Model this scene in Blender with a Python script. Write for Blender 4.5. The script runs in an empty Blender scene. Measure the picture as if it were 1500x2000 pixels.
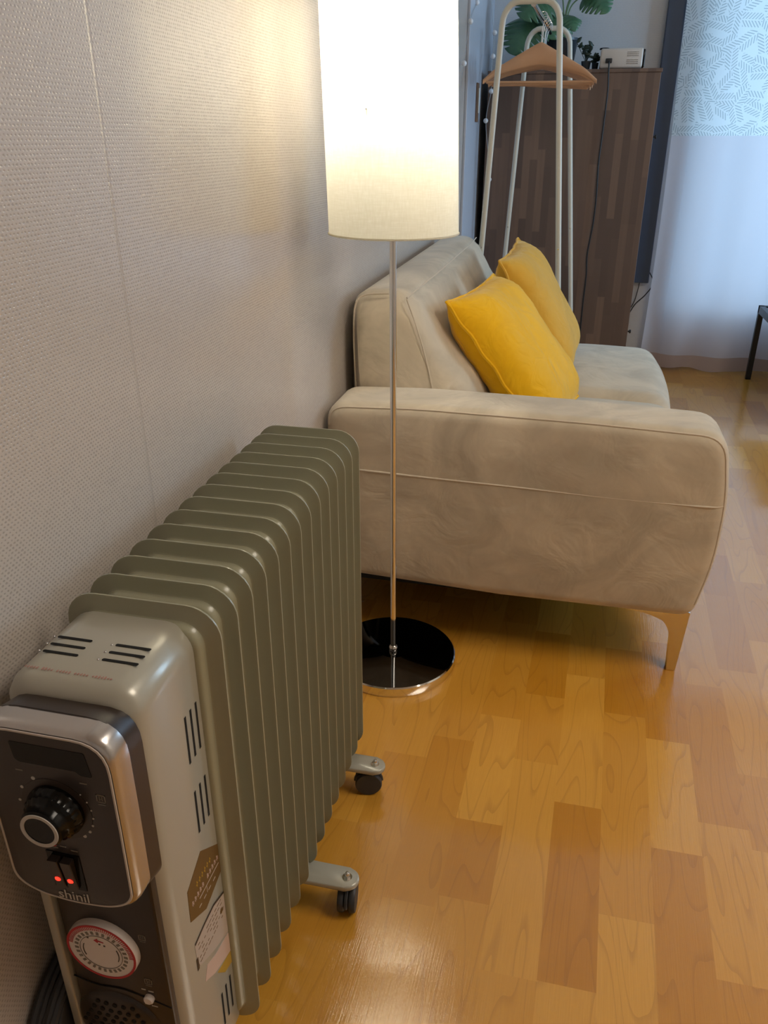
import bpy, bmesh, math, random
from mathutils import Vector, Matrix
random.seed(7)
PI = math.pi
S = bpy.context.scene
C = S.collection

# ---------------------------------------------------------------- camera, light, exposure
cd = bpy.data.cameras.new('camera'); cam = bpy.data.objects.new('camera', cd); C.objects.link(cam)
cam.location = (0, 0, 1.12)
cam.rotation_euler = (math.radians(90 - 25.158), 0, math.radians(13.148))
cd.sensor_fit = 'VERTICAL'; cd.sensor_height = 36; cd.sensor_width = 27; cd.lens = 1550 / 2000 * 36
cd.clip_start = 0.02
S.camera = cam
S.view_settings.view_transform = 'Standard'; S.view_settings.look = 'None'
S.view_settings.gamma = 1; S.view_settings.exposure = 0.0
S.view_settings.use_curve_mapping = False
DAY_POWER = 20      # daylight outside the window
CEIL_FILL_POWER = 22     # warm ceiling fill, added out of view
BULB = 142         # bulb in the floor lamp (emission strength)
SIDE_FILL_POWER = 64    # blue fill outside the added side window (right wall)
w = bpy.data.worlds.new('world'); S.world = w; w.use_nodes = True
w.node_tree.nodes['Background'].inputs[0].default_value = (0.45, 0.70, 1.0, 1)
w.node_tree.nodes['Background'].inputs[1].default_value = 1.6

def area(name, loc, rot, sx, sy, power, col):
    l = bpy.data.lights.new(name, 'AREA'); l.shape = 'RECTANGLE'; l.size = sx; l.size_y = sy
    l.energy = power; l.color = col
    o = bpy.data.objects.new(name, l); C.objects.link(o); o.location = loc; o.rotation_euler = rot
    return o
# daylight falling on the window from outside
area('daylight', (1.45, 5.3, 1.35), (-PI / 2, 0, 0), 2.4, 2.5, DAY_POWER, (0.50, 0.76, 1.0))
# warm fill under the added ceiling lamp, out of view
area('ceiling_fill_light', (1.3, 0.9, 2.29), (0, 0, 0), 0.9, 0.9, CEIL_FILL_POWER, (1.0, 0.90, 0.76))
# blue fill added for the far room, through the added right-wall window
area('added_side_fill', (2.75, 3.55, 1.55), (0, PI / 2, 0), 1.2, 1.3, SIDE_FILL_POWER, (0.52, 0.74, 1.0))

# ---------------------------------------------------------------- helpers
def nt(name):
    m = bpy.data.materials.new(name); m.use_nodes = True
    n = m.node_tree; n.nodes.clear()
    out = n.nodes.new('ShaderNodeOutputMaterial')
    return m, n, out
def node(n, t, **kw):
    x = n.nodes.new(t)
    for k, v in kw.items():
        if k.startswith('i_'):
            x.inputs[k[2:].replace('_', ' ')].default_value = v
        else: setattr(x, k, v)
    return x
def mth(n, op, a, b=None, c=None):
    x = n.nodes.new('ShaderNodeMath'); x.operation = op
    for i, v in enumerate((a, b, c)):
        if v is None: continue
        if isinstance(v, (int, float)): x.inputs[i].default_value = v
        else: n.links.new(v, x.inputs[i])
    return x.outputs[0]
def mixc(n, f, a, b):
    x = n.nodes.new('ShaderNodeMix'); x.data_type = 'RGBA'
    for s, v in ((0, f), (6, a), (7, b)):
        if isinstance(v, (int, float)): x.inputs[s].default_value = v
        elif isinstance(v, tuple): x.inputs[s].default_value = (*v[:3], 1)
        else: n.links.new(v, x.inputs[s])
    return x.outputs[2]
def sr(r, g, b):
    f = lambda c: (c / 255 / 12.92) if c / 255 <= .04045 else ((c / 255 + .055) / 1.055) ** 2.4
    return (f(r), f(g), f(b))
def mat(name, col, rough=.5, metal=0., var=.06, vs=20., bump=0., bs=200., coat=0., spec=.5, emit=0., sheen=0.):
    m, n, out = nt(name)
    p = node(n, 'ShaderNodeBsdfPrincipled')
    p.inputs['Roughness'].default_value = rough; p.inputs['Metallic'].default_value = metal
    p.inputs['Coat Weight'].default_value = coat; p.inputs['Coat Roughness'].default_value = .12
    p.inputs['Specular IOR Level'].default_value = spec
    p.inputs['Sheen Weight'].default_value = sheen
    tc = node(n, 'ShaderNodeTexCoord')
    nz = node(n, 'ShaderNodeTexNoise', i_Scale=vs, i_Detail=3.)
    n.links.new(tc.outputs['Object'], nz.inputs['Vector'])
    a = tuple(c * (1 - var) for c in col); b = tuple(min(1, c * (1 + var)) for c in col)
    n.links.new(mixc(n, nz.outputs['Fac'], a, b), p.inputs['Base Color'])
    if bump:
        nb = node(n, 'ShaderNodeTexNoise', i_Scale=bs, i_Detail=2.)
        n.links.new(tc.outputs['Object'], nb.inputs['Vector'])
        bp = node(n, 'ShaderNodeBump', i_Strength=bump, i_Distance=.002)
        n.links.new(nb.outputs['Fac'], bp.inputs['Height']); n.links.new(bp.outputs[0], p.inputs['Normal'])
    if emit:
        p.inputs['Emission Color'].default_value = (*col, 1); p.inputs['Emission Strength'].default_value = emit
    n.links.new(p.outputs[0], out.inputs[0])
    return m

class MB:
    """collects shapes; build() links them as one mesh object"""
    def __init__(s): s.bm = bmesh.new()
    def verts(s, pts): return [s.bm.verts.new(p) for p in pts]
    def box(s, x0, x1, y0, y1, z0, z1, bev=0., seg=2):
        v = s.verts([(x, y, z) for x in (x0, x1) for y in (y0, y1) for z in (z0, z1)])
        fs = [(0, 1, 3, 2), (4, 6, 7, 5), (0, 4, 5, 1), (2, 3, 7, 6), (0, 2, 6, 4), (1, 5, 7, 3)]
        ff = [s.bm.faces.new([v[i] for i in f]) for f in fs]
        if bev:
            es = list({e for f in ff for e in f.edges})
            bmesh.ops.bevel(s.bm, geom=es, offset=bev, segments=seg, profile=.5, affect='EDGES')
        return s
    def prism(s, pts, origin, ux, uy, un, d, bev=0., seg=3):
        """outline pts (a,b) in plane origin+a*ux+b*uy, extruded by d along un"""
        o, ux, uy, un = map(Vector, (origin, ux, uy, un))
        A = s.verts([o + a * ux + b * uy for a, b in pts])
        B = s.verts([o + a * ux + b * uy + un * d for a, b in pts])
        k = len(pts)
        f1 = s.bm.faces.new(A[::-1]); f2 = s.bm.faces.new(B)
        for i in range(k): s.bm.faces.new((A[i], A[(i + 1) % k], B[(i + 1) % k], B[i]))
        if bev:
            es = list(f1.edges) + list(f2.edges)
            bmesh.ops.bevel(s.bm, geom=es, offset=bev, segments=seg, profile=.5, affect='EDGES')
        return s
    def loops(s, rings, cap=True, closed=True):
        R = [s.verts(r) for r in rings]; k = len(R[0])
        for a, b in zip(R, R[1:]):
            for i in range(k if closed else k - 1):
                s.bm.faces.new((a[i], a[(i + 1) % k], b[(i + 1) % k], b[i]))
        if cap and closed:
            s.bm.faces.new(R[0][::-1]); s.bm.faces.new(R[-1])
        return s
    def tube(s, path, r, n=10, closed=False, cap=True):
        P = [Vector(p) for p in path]; m = len(P)
        rr = r if isinstance(r, (list, tuple)) else [r] * m
        rings = []; ref = None
        for i, p in enumerate(P):
            if closed: t = (P[(i + 1) % m] - P[i - 1])
            else: t = (P[min(i + 1, m - 1)] - P[max(i - 1, 0)])
            t.normalize()
            if ref is None:
                ref = Vector((0, 0, 1)) if abs(t.z) < .9 else Vector((1, 0, 0))
            ref = (ref - t * ref.dot(t))
            ref.normalize(); b = t.cross(ref)
            rings.append([p + (ref * math.cos(a) + b * math.sin(a)) * rr[i] for a in [2 * PI * j / n for j in range(n)]])
        if closed: rings.append([v.copy() for v in rings[0]])
        s.loops(rings, cap=cap and not closed)
        if closed: bmesh.ops.remove_doubles(s.bm, verts=s.bm.verts, dist=1e-6)
        return s
    def lathe(s, prof, origin, axis=(0, 0, 1), n=32, cap=True):
        ax = Vector(axis).normalized(); o = Vector(origin)
        u = ax.orthogonal().normalized(); v = ax.cross(u)
        s.loops([[o + ax * h + (u * math.cos(2 * PI * j / n) + v * math.sin(2 * PI * j / n)) * r for j in range(n)] for r, h in prof], cap=cap)
        return s
    def ball(s, c, r, n=12):
        bmesh.ops.create_uvsphere(s.bm, u_segments=n, v_segments=max(6, n // 2), radius=r, matrix=Matrix.Translation(c)); return s
    def build(s, name, m, parent=None, smooth=True, angle=35):
        bmesh.ops.recalc_face_normals(s.bm, faces=s.bm.faces)
        me = bpy.data.meshes.new(name); s.bm.to_mesh(me); s.bm.free()
        if smooth:
            for p in me.polygons: p.use_smooth = True
            try: me.set_sharp_from_angle(angle=math.radians(angle))
            except Exception: pass
        me.materials.append(m)
        o = bpy.data.objects.new(name, me); C.objects.link(o)
        if parent:
            o.parent = parent
            o.matrix_parent_inverse = Matrix.Translation(-world_loc(parent))
        return o
def world_loc(o):
    v = o.location.copy(); p = o.parent
    if p is not None and o.type != 'EMPTY': return world_loc(p)   # mesh parts keep world-built coordinates
    return v
def tag(o, label=None, cat=None, group=None, kind=None):
    for k, v in (('label', label), ('category', cat), ('group', group), ('kind', kind)):
        if v: o[k] = v
    return o
def empty(name, loc, label, cat, group=None):
    o = bpy.data.objects.new(name, None); C.objects.link(o); o.location = loc; o.empty_display_size = .05
    return tag(o, label, cat, group)
def sub(mb, name, m, parentmesh, **k):      # sub-part of a mesh part (both built in world coordinates)
    o = mb.build(name, m, None, **k); o.parent = parentmesh
    if parentmesh.parent is None: pass
    return o
def rrect(x0, x1, z0, z1, r, n=6):
    pts = []
    for cx, cz, a0 in ((x1 - r, z1 - r, 0), (x0 + r, z1 - r, 90), (x0 + r, z0 + r, 180), (x1 - r, z0 + r, 270)):
        for i in range(n + 1):
            a = math.radians(a0 + 90 * i / n); pts.append((cx + r * math.cos(a), cz + r * math.sin(a)))
    return pts
def round_poly(pts, radii, n=6):
    out = []; k = len(pts)
    for i in range(k):
        p = Vector(pts[i]); a = Vector(pts[i - 1]); b = Vector(pts[(i + 1) % k]); r = radii[i] if isinstance(radii, (list, tuple)) else radii
        da = (a - p).normalized(); db = (b - p).normalized()
        if r <= 0: out.append(tuple(p)); continue
        s0 = p + da * r; s1 = p + db * r
        for j in range(n + 1):
            t = j / n; q = s0 * (1 - t) ** 2 + p * 2 * t * (1 - t) + s1 * t * t; out.append(tuple(q))
    return out
def spline(pts, n=8, closed=False):
    P = [Vector(p) for p in pts]; out = []; m = len(P)
    rng = range(m if closed else m - 1)
    for i in rng:
        p0 = P[(i - 1) % m] if closed or i > 0 else P[0]; p1 = P[i]; p2 = P[(i + 1) % m]
        p3 = P[(i + 2) % m] if closed or i + 2 < m else P[-1]
        for j in range(n):
            t = j / n
            out.append(.5 * ((2 * p1) + (p2 - p0) * t + (2 * p0 - 5 * p1 + 4 * p2 - p3) * t * t + (3 * p1 - p0 - 3 * p2 + p3) * t ** 3))
    if not closed: out.append(P[-1])
    return out

# ---------------------------------------------------------------- materials of the room
def wallpaper(name, col, axis='Y', seam=None, dimple=True):
    m, n, out = nt(name)
    p = node(n, 'ShaderNodeBsdfPrincipled'); p.inputs['Roughness'].default_value = .17
    p.inputs['Specular IOR Level'].default_value = .5
    tc = node(n, 'ShaderNodeTexCoord'); sx = node(n, 'ShaderNodeSeparateXYZ'); n.links.new(tc.outputs['Object'], sx.inputs[0])
    a = sx.outputs[axis]; z = sx.outputs['Z']
    # staggered rows of small dimples
    row = mth(n, 'FLOOR', mth(n, 'DIVIDE', z, .0042))
    off = mth(n, 'MULTIPLY', mth(n, 'MODULO', row, 2.), .5)
    fa = mth(n, 'SUBTRACT', mth(n, 'FRACT', mth(n, 'ADD', mth(n, 'DIVIDE', a, .0056), off)), .5)
    fz = mth(n, 'SUBTRACT', mth(n, 'FRACT', mth(n, 'DIVIDE', z, .0042)), .5)
    nz = node(n, 'ShaderNodeTexNoise', i_Scale=170., i_Detail=2.); n.links.new(tc.outputs['Object'], nz.inputs['Vector'])
    d = mth(n, 'SQRT', mth(n, 'ADD', mth(n, 'MULTIPLY', fa, fa), mth(n, 'MULTIPLY', fz, fz)))
    d = mth(n, 'ADD', d, mth(n, 'MULTIPLY', mth(n, 'SUBTRACT', nz.outputs['Fac'], .5), .45))
    dm = node(n, 'ShaderNodeMapRange', interpolation_type='SMOOTHSTEP'); n.links.new(d, dm.inputs[0])
    dm.inputs[1].default_value = .12; dm.inputs[2].default_value = .36
    h = dm.outputs[0]
    n2 = node(n, 'ShaderNodeTexNoise', i_Scale=3., i_Detail=3.); n.links.new(tc.outputs['Object'], n2.inputs['Vector'])
    c = mixc(n, n2.outputs['Fac'], tuple(v * .95 for v in col), tuple(min(1, v * 1.05) for v in col))
    if dimple: c = mixc(n, h, tuple(v * .80 for v in col), c)
    hh = mth(n, 'ADD', h, mth(n, 'MULTIPLY', nz.outputs['Fac'], .5))
    if seam is not None:
        ds = mth(n, 'ABSOLUTE', mth(n, 'SUBTRACT', a, seam))
        sm = node(n, 'ShaderNodeMapRange'); n.links.new(ds, sm.inputs[0]); sm.inputs[1].default_value = .0008; sm.inputs[2].default_value = .0032
        hh = mth(n, 'ADD', hh, mth(n, 'MULTIPLY', sm.outputs[0], 2.0))
        c = mixc(n, sm.outputs[0], tuple(v * .9 for v in col), c)
    bp = node(n, 'ShaderNodeBump', i_Strength=.36 if dimple else .2, i_Distance=.0009)
    n.links.new(hh, bp.inputs['Height']); n.links.new(bp.outputs[0], p.inputs['Normal'])
    n.links.new(c, p.inputs['Base Color']); n.links.new(p.outputs[0], out.inputs[0])
    return m
M = {}
M['wall_l'] = wallpaper('wallpaper_left', sr(198, 188, 179), 'Y', seam=.862)
M['wall_b'] = wallpaper('wallpaper_far', sr(214, 216, 220), 'X')
M['ceil'] = mat('ceiling_paper', sr(225, 222, 216), .7, var=.02)
M['white'] = mat('white_paint', sr(215, 215, 212), .45, var=.03)

# floor: vinyl strips; every strip carries its own tone and grain seed
def floor_mat():
    m, n, out = nt('maple_vinyl_floor')
    p = node(n, 'ShaderNodeBsdfPrincipled')
    tone = node(n, 'ShaderNodeAttribute', attribute_name='tone'); seed = node(n, 'ShaderNodeAttribute', attribute_name='seed')
    tc = node(n, 'ShaderNodeTexCoord')
    mp = node(n, 'ShaderNodeMapping'); mp.inputs['Rotation'].default_value = (0, 0, math.radians(1.9))
    n.links.new(tc.outputs['Object'], mp.inputs[0])
    ofs = node(n, 'ShaderNodeCombineXYZ'); n.links.new(mth(n, 'MULTIPLY', seed.outputs['Fac'], 37.), ofs.inputs[0]); n.links.new(mth(n, 'MULTIPLY', seed.outputs['Fac'], 91.), ofs.inputs[1])
    ad = node(n, 'ShaderNodeVectorMath', operation='ADD'); n.links.new(mp.outputs[0], ad.inputs[0]); n.links.new(ofs.outputs[0], ad.inputs[1])
    def stretched(sx, sy):
        s = node(n, 'ShaderNodeVectorMath', operation='MULTIPLY'); n.links.new(ad.outputs[0], s.inputs[0]); s.inputs[1].default_value = (sx, sy, 1); return s.outputs[0]
    big = node(n, 'ShaderNodeTexNoise', i_Scale=1., i_Detail=.8); n.links.new(stretched(13., 1.7), big.inputs['Vector'])
    ring = mth(n, 'FRACT', mth(n, 'MULTIPLY', big.outputs['Fac'], 11.))
    line = node(n, 'ShaderNodeMapRange', interpolation_type='SMOOTHSTEP'); n.links.new(ring, line.inputs[0]); line.inputs[1].default_value = .0; line.inputs[2].default_value = .22
    fine = node(n, 'ShaderNodeTexNoise', i_Scale=1., i_Detail=4.); n.links.new(stretched(420., 14.), fine.inputs['Vector'])
    blotch = node(n, 'ShaderNodeTexNoise', i_Scale=1., i_Detail=2.); n.links.new(stretched(22., 7.), blotch.inputs['Vector'])
    lt = sr(230, 170, 66); dk = sr(188, 122, 6)
    c = mixc(n, mth(n, 'ADD', mth(n, 'MULTIPLY', tone.outputs['Fac'], .82), .08), dk, lt)
    c = mixc(n, mth(n, 'MULTIPLY', mth(n, 'SUBTRACT', 1., line.outputs[0]), .27), c, sr(132, 76, 8))
    c = mixc(n, mth(n, 'MULTIPLY', fine.outputs['Fac'], .34), c, sr(164, 102, 20))
    c = mixc(n, mth(n, 'MULTIPLY', blotch.outputs['Fac'], .14), c, sr(236, 180, 96))
    n.links.new(c, p.inputs['Base Color'])
    p.inputs['Roughness'].default_value = .38; p.inputs['Specular IOR Level'].default_value = .2
    p.inputs['Coat Weight'].default_value = .9; p.inputs['Coat Roughness'].default_value = .11; p.inputs['Coat IOR'].default_value = 1.95
    wv = node(n, 'ShaderNodeTexNoise', i_Scale=5., i_Detail=1.); n.links.new(tc.outputs['Object'], wv.inputs['Vector'])
    b1 = node(n, 'ShaderNodeBump', i_Strength=.35, i_Distance=.006); n.links.new(wv.outputs['Fac'], b1.inputs['Height'])
    b2 = node(n, 'ShaderNodeBump', i_Strength=.25, i_Distance=.0008); n.links.new(fine.outputs['Fac'], b2.inputs['Height']); n.links.new(b1.outputs[0], b2.inputs['Normal'])
    n.links.new(b2.outputs[0], p.inputs['Normal']); n.links.new(b2.outputs[0], p.inputs['Coat Normal'])
    n.links.new(p.outputs[0], out.inputs[0])
    return m
M['floor'] = floor_mat()

# ---------------------------------------------------------------- room shell
XL, XR, YF, YB, ZC = -.515, 2.3, -1.6, 4.50, 2.32
def build_floor():
    bm = bmesh.new(); tl = bm.faces.layers.float.new('tone_f'); sl = bm.faces.layers.float.new('seed_f')
    rows = []
    known = {-2: [(.947, .45), (1.216, .5), (1.491, .9), (None, .45)],
             -1: [(.882, .6), (1.284, .32), (None, .65)],
             0: [(.906, .55), (1.075, .12), (1.374, .95), (1.75, .45), (None, .1)],
             1: [(.793, .6), (1.253, .8), (1.487 - .02, .5), (1.724, .08), (None, .85)],
             2: [(.795, .85), (1.156, .0), (1.56, .78), (None, .35)],
             3: [(.93, .92), (1.44, .48), (1.689, .02), (2.0, .62), (None, .3)],
             4: [(1.086, .12), (1.375, .88), (1.74, .05), (None, .55)],
             5: [(1.165, .72), (1.585, .18), (1.95, .5), (None, .7)],
             6: [(1.12, .8), (1.31, .35), (1.66, .6), (None, .2)]}
    sl_ = .033
    for k in range(-9, 32):
        a = -.112 + .0852 * k
        segs = []; y = YF
        pre = known.get(k)
        if pre:
            first = pre[0][0]
            yy = first - random.uniform(.3, .5); stack = [(yy, first, pre[0][1])]
            while yy > YF:
                e = yy; yy -= random.uniform(.22, .5); stack.append((yy, e, random.random()))
            segs = stack[::-1]
            for (s0, _), (s1, t1) in zip(pre, pre[1:]):
                if s1 is None: s1 = s0 + .35
                segs.append((s0, s1, t1)); last = s1
            y = last
        else: y = YF - random.random() * .4
        while y < YB:
            e = y + random.uniform(.2, .52); segs.append((y, e, random.random() ** .8)); y = e
        for y0, y1, t in segs:
            y0 = max(y0, YF); y1 = min(y1, YB)
            if y1 <= y0: continue
            X = lambda kk, yy: min(max(-.112 + .0852 * kk + sl_ * (yy - 1.2), XL), XR)
            q = [(X(k, y0), y0), (X(k + 1, y0), y0), (X(k + 1, y1), y1), (X(k, y1), y1)]
            if q[1][0] - q[0][0] < 1e-4 and q[2][0] - q[3][0] < 1e-4: continue
            try: f = bm.faces.new([bm.verts.new((x, yy, 0)) for x, yy in q])
            except ValueError: continue
            f[tl] = t; f[sl] = random.random()
    vals = [(f[tl], f[sl]) for f in bm.faces]
    me = bpy.data.meshes.new('floor'); bm.to_mesh(me); bm.free()
    at = me.attributes.new('tone', 'FLOAT', 'FACE'); as_ = me.attributes.new('seed', 'FLOAT', 'FACE')
    for i, (a, b) in enumerate(vals): at.data[i].value = a; as_.data[i].value = b
    me.materials.append(M['floor'])
    o = bpy.data.objects.new('floor', me); C.objects.link(o); return tag(o, kind='structure')
build_floor()
def struct(name, mb, m, parent=None, **k): return tag(mb.build(name, m, parent, smooth=k.pop('smooth', False), **k), kind='structure')
T = .12
struct('wall_left', MB().box(XL - T, XL, YF - T, YB + T, -.02, ZC), M['wall_l'])
SY0, SY1, SZ0, SZ1 = 2.95, 4.15, .85, 2.10  # opening for the added side window
wr = MB()
for b in ((YF - T, SY0, -.02, ZC), (SY1, YB + T, -.02, ZC), (SY0, SY1, -.02, SZ0), (SY0, SY1, SZ1, ZC)): wr.box(XR, XR + T, b[0], b[1], b[2], b[3])
struct('wall_right', wr, M['white'])
struct('wall_front', MB().box(XL, XR, YF - T, YF, -.02, ZC), M['white'])
WX0, WX1, WZ0, WZ1 = .47, 2.15, .27, 2.12
fb = MB()
for b in ((XL, WX0, -.02, ZC), (WX1, XR, -.02, ZC), (WX0, WX1, -.02, WZ0), (WX0, WX1, WZ1, ZC)): fb.box(b[0], b[1], YB, YB + T, b[2], b[3])
struct('wall_back', fb, M['wall_b'])
struct('ceiling', MB().box(XL - T, XR + T, YF - T, YB + T, ZC, ZC + .08), M['ceil'])
# window behind the curtain
M['frame'] = mat('dark_window_metal', sr(62, 76, 98), .35, metal=.3, var=.05)
wf = MB()
for b in ((WX0, WX0 + .045, WZ0, WZ1), (WX1 - .045, WX1, WZ0, WZ1), (1.29, 1.34, WZ0, WZ1), (WX0, WX1, WZ0, WZ0 + .05), (WX0, WX1, WZ1 - .05, WZ1)):
    wf.box(b[0], b[1], YB + .02, YB + .07, b[2], b[3])
win = struct('window_1', wf, M['frame'])
def glass():
    m, n, out = nt('window_glass')
    t = node(n, 'ShaderNodeBsdfTransparent'); t.inputs[0].default_value = (.93, .97, .98, 1)
    g = node(n, 'ShaderNodeBsdfGlossy'); g.inputs['Roughness'].default_value = .02
    mx = node(n, 'ShaderNodeMixShader'); mx.inputs[0].default_value = .06
    n.links.new(t.outputs[0], mx.inputs[1]); n.links.new(g.outputs[0], mx.inputs[2]); n.links.new(mx.outputs[0], out.inputs[0]); return m
gp = MB().box(WX0 + .04, WX1 - .04, YB + .04, YB + .046, WZ0 + .04, WZ1 - .04).build('window_glass', glass(), None, smooth=False); gp.parent = win
wf = MB()
for b in ((SY0, SY0 + .045, SZ0, SZ1), (SY1 - .045, SY1, SZ0, SZ1), (3.53, 3.57, SZ0, SZ1), (SY0, SY1, SZ0, SZ0 + .05), (SY0, SY1, SZ1 - .05, SZ1)):
    wf.box(XR + .02, XR + .07, b[0], b[1], b[2], b[3])
win_added = struct('added_window', wf, M['frame'])  # unseen window, added to let blue fill into the far room
gp = MB().box(XR + .04, XR + .046, SY0 + .04, SY1 - .04, SZ0 + .04, SZ1 - .04).build('window_glass', bpy.data.materials['window_glass'], None, smooth=False); gp.parent = win_added
# dark jamb left of the curtain, pale strip beside it
struct('trim_1', MB().box(.296, .375, 4.455, YB, .44, ZC, .003), M['frame'])
M['palestrip'] = mat('pale_grey_metal', sr(150, 160, 172), .35, metal=.2)
st = MB().box(.286, .298, 4.43, 4.46, .44, 1.30, .002); st2 = struct('trim_2', st, M['palestrip'])
# door leaf at the far end of the left wall, with a narrow lock plate
M['doorp'] = mat('pale_blue_grey_door_paint', sr(186, 190, 200), .4, var=.02)
door = struct('door_1', MB().box(XL, XL + .012, 3.66, YB, 0, 2.05, .003), M['doorp'])
M['brown'] = mat('brown_plastic', sr(120, 92, 72), .5)
pl = MB().box(XL + .012, XL + .020, 3.93, 3.985, 1.19, 1.345, .003).build('lock_plate', M['brown']); pl.parent = door
pl = MB().box(XL + .020, XL + .026, 3.945, 3.972, 1.225, 1.325, .003).build('door_handle', M['white']); pl.parent = door

# ---------------------------------------------------------------- sofa
def suede(name, col):
    m, n, out = nt(name)
    p = node(n, 'ShaderNodeBsdfPrincipled'); p.inputs['Roughness'].default_value = .85
    p.inputs['Sheen Weight'].default_value = .25; p.inputs['Sheen Roughness'].default_value = .5; p.inputs['Specular IOR Level'].default_value = .2
    tc = node(n, 'ShaderNodeTexCoord')
    a = node(n, 'ShaderNodeTexNoise', i_Scale=5., i_Detail=4., i_Roughness=.6, i_Distortion=1.2); n.links.new(tc.outputs['Object'], a.inputs['Vector'])
    r = node(n, 'ShaderNodeValToRGB'); r.color_ramp.elements[0].position = .36; r.color_ramp.elements[1].position = .64
    r.color_ramp.elements[0].color = (*[v * .84 for v in col], 1); r.color_ramp.elements[1].color = (*[min(1, v * 1.12) for v in col], 1)
    n.links.new(a.outputs['Fac'], r.inputs[0]); n.links.new(r.outputs[0], p.inputs['Base Color'])
    b = node(n, 'ShaderNodeTexNoise', i_Scale=900., i_Detail=1.); n.links.new(tc.outputs['Object'], b.inputs['Vector'])
    c = node(n, 'ShaderNodeTexNoise', i_Scale=9., i_Detail=3., i_Distortion=1.5); n.links.new(tc.outputs['Object'], c.inputs['Vector'])
    b1 = node(n, 'ShaderNodeBump', i_Strength=.35, i_Distance=.01); n.links.new(c.outputs['Fac'], b1.inputs['Height'])
    b2 = node(n, 'ShaderNodeBump', i_Strength=.2, i_Distance=.0006); n.links.new(b.outputs['Fac'], b2.inputs['Height']); n.links.new(b1.outputs[0], b2.inputs['Normal'])
    n.links.new(b2.outputs[0], p.inputs['Normal']); n.links.new(p.outputs[0], out.inputs[0]); return m
M['suede'] = suede('beige_suede', sr(198, 184, 162))
M['piping'] = mat('beige_piping', sr(204, 190, 170), .8, var=.05)
M['steel'] = mat('polished_steel', (.78, .77, .76), .12, metal=1., var=.03)
M['under'] = mat('black_underlining', (.01, .01, .01), .9)
sofa = empty('sofa', (-.1, 2.3, 0), 'beige suede two-seat sofa standing against the left wall, one near arm', 'sofa')
armpts = [(-.508, .175), (-.508, .598), (-.30, .606), (.05, .602), (.330, .592), (.354, .45), (.353, .30), (.326, .160), (-.1, .158)]
arm_prof = round_poly(armpts, [.03, .05, .05, .05, .055, .05, .06, .035, 0], 7)
AY0, AY1 = 1.595, 1.775
def offset_ring(prof, d):
    """profile moved inward by d"""
    k = len(prof); out = []
    for i in range(k):
        a = Vector(prof[i - 1]); b = Vector(prof[(i + 1) % k]); t = (b - a).normalized()
        nrm = Vector((t.y, -t.x)); out.append(Vector(prof[i]) + nrm * d)
    return out
def soft_slab(prof, y0, y1, R0, R1, bulge=0., n=7):
    prof = [p for i, p in enumerate(prof) if (Vector(p) - Vector(prof[i - 1])).length > 1e-4]
    area2 = sum(prof[i - 1][0] * prof[i][1] - prof[i][0] * prof[i - 1][1] for i in range(len(prof)))
    sg = -1 if area2 > 0 else 1
    cx = sum(p[0] for p in prof) / len(prof); cz = sum(p[1] for p in prof) / len(prof)
    rings = []
    def add(y, d): rings.append([(v.x, y, v.y) for v in offset_ring(prof, sg * d)])
    def inner(y, dy):      # nearly flat face with a faint cushion swell
        base = offset_ring(prof, sg * R0 if y < (y0 + y1) / 2 else sg * R1)
        for f, q in ((.85, .35), (.6, .7), (.3, .93), (.02, 1.)):
            rings.append([(cx + (v.x - cx) * f, y + dy * q, cz + (v.y - cz) * f) for v in base])
    inner(y0, -bulge); rings.reverse()
    for i in range(n + 1):
        a = PI / 2 * i / n; add(y0 + R0 * (1 - math.sin(a)), R0 * (1 - math.cos(a))) if False else add(y0 + R0 * (1 - math.cos(a)), R0 * (1 - math.sin(a)))
    for i in range(n + 1):
        a = PI / 2 * i / n; add(y1 - R1 * (1 - math.sin(PI / 2 - a) if False else 1 - math.cos(PI / 2 - a)), R1 * (1 - math.sin(PI / 2 - a)))
    inner(y1, bulge)
    return MB().loops(rings)
soft_slab(arm_prof, AY0, AY1, .030, .045, .006).build('armrest', M['suede'], sofa, angle=70)
apr = [p for i, p in enumerate(arm_prof) if (Vector(p) - Vector(arm_prof[i - 1])).length > 1e-4]
ar2 = sum(apr[i - 1][0] * apr[i][1] - apr[i][0] * apr[i - 1][1] for i in range(len(apr)))
pipe = [(v.x, AY0 + .0085, v.y) for v in offset_ring(apr, (-1 if ar2 > 0 else 1) * .0088)]
i0 = min(range(len(pipe)), key=lambda i: abs(pipe[i][0] + .508) + abs(pipe[i][2] - .50))
keep = [p for p in pipe if p[2] > .50 or (p[0] > .3 and p[2] > .19)]
keep.sort(key=lambda p: math.atan2(p[2] - .38, p[0] + .08), reverse=True)
MB().tube(keep, .0022, 8).build('arm_piping', M['piping'], sofa)
MB().tube(spline([(-.495, AY0 + .004, .450), (-.40, AY0 - .002, .449), (-.256, AY0 - .0035, .446), (-.08, AY0 - .0045, .443), (.08, AY0 - .0035, .438), (.25, AY0 - .001, .435), (.320, AY0 + .0005, .435), (.344, AY0 + .010, .436)]), .0026, 8).build('side_seam', M['piping'], sofa)
back_prof = round_poly([(-.500, .17), (-.503, .60), (-.496, .800), (-.375, .806), (-.29, .66), (-.205, .585), (-.165, .40), (-.19, .30)], [0, .08, .035, .04, .06, .07, .05, 0], 7)
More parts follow.
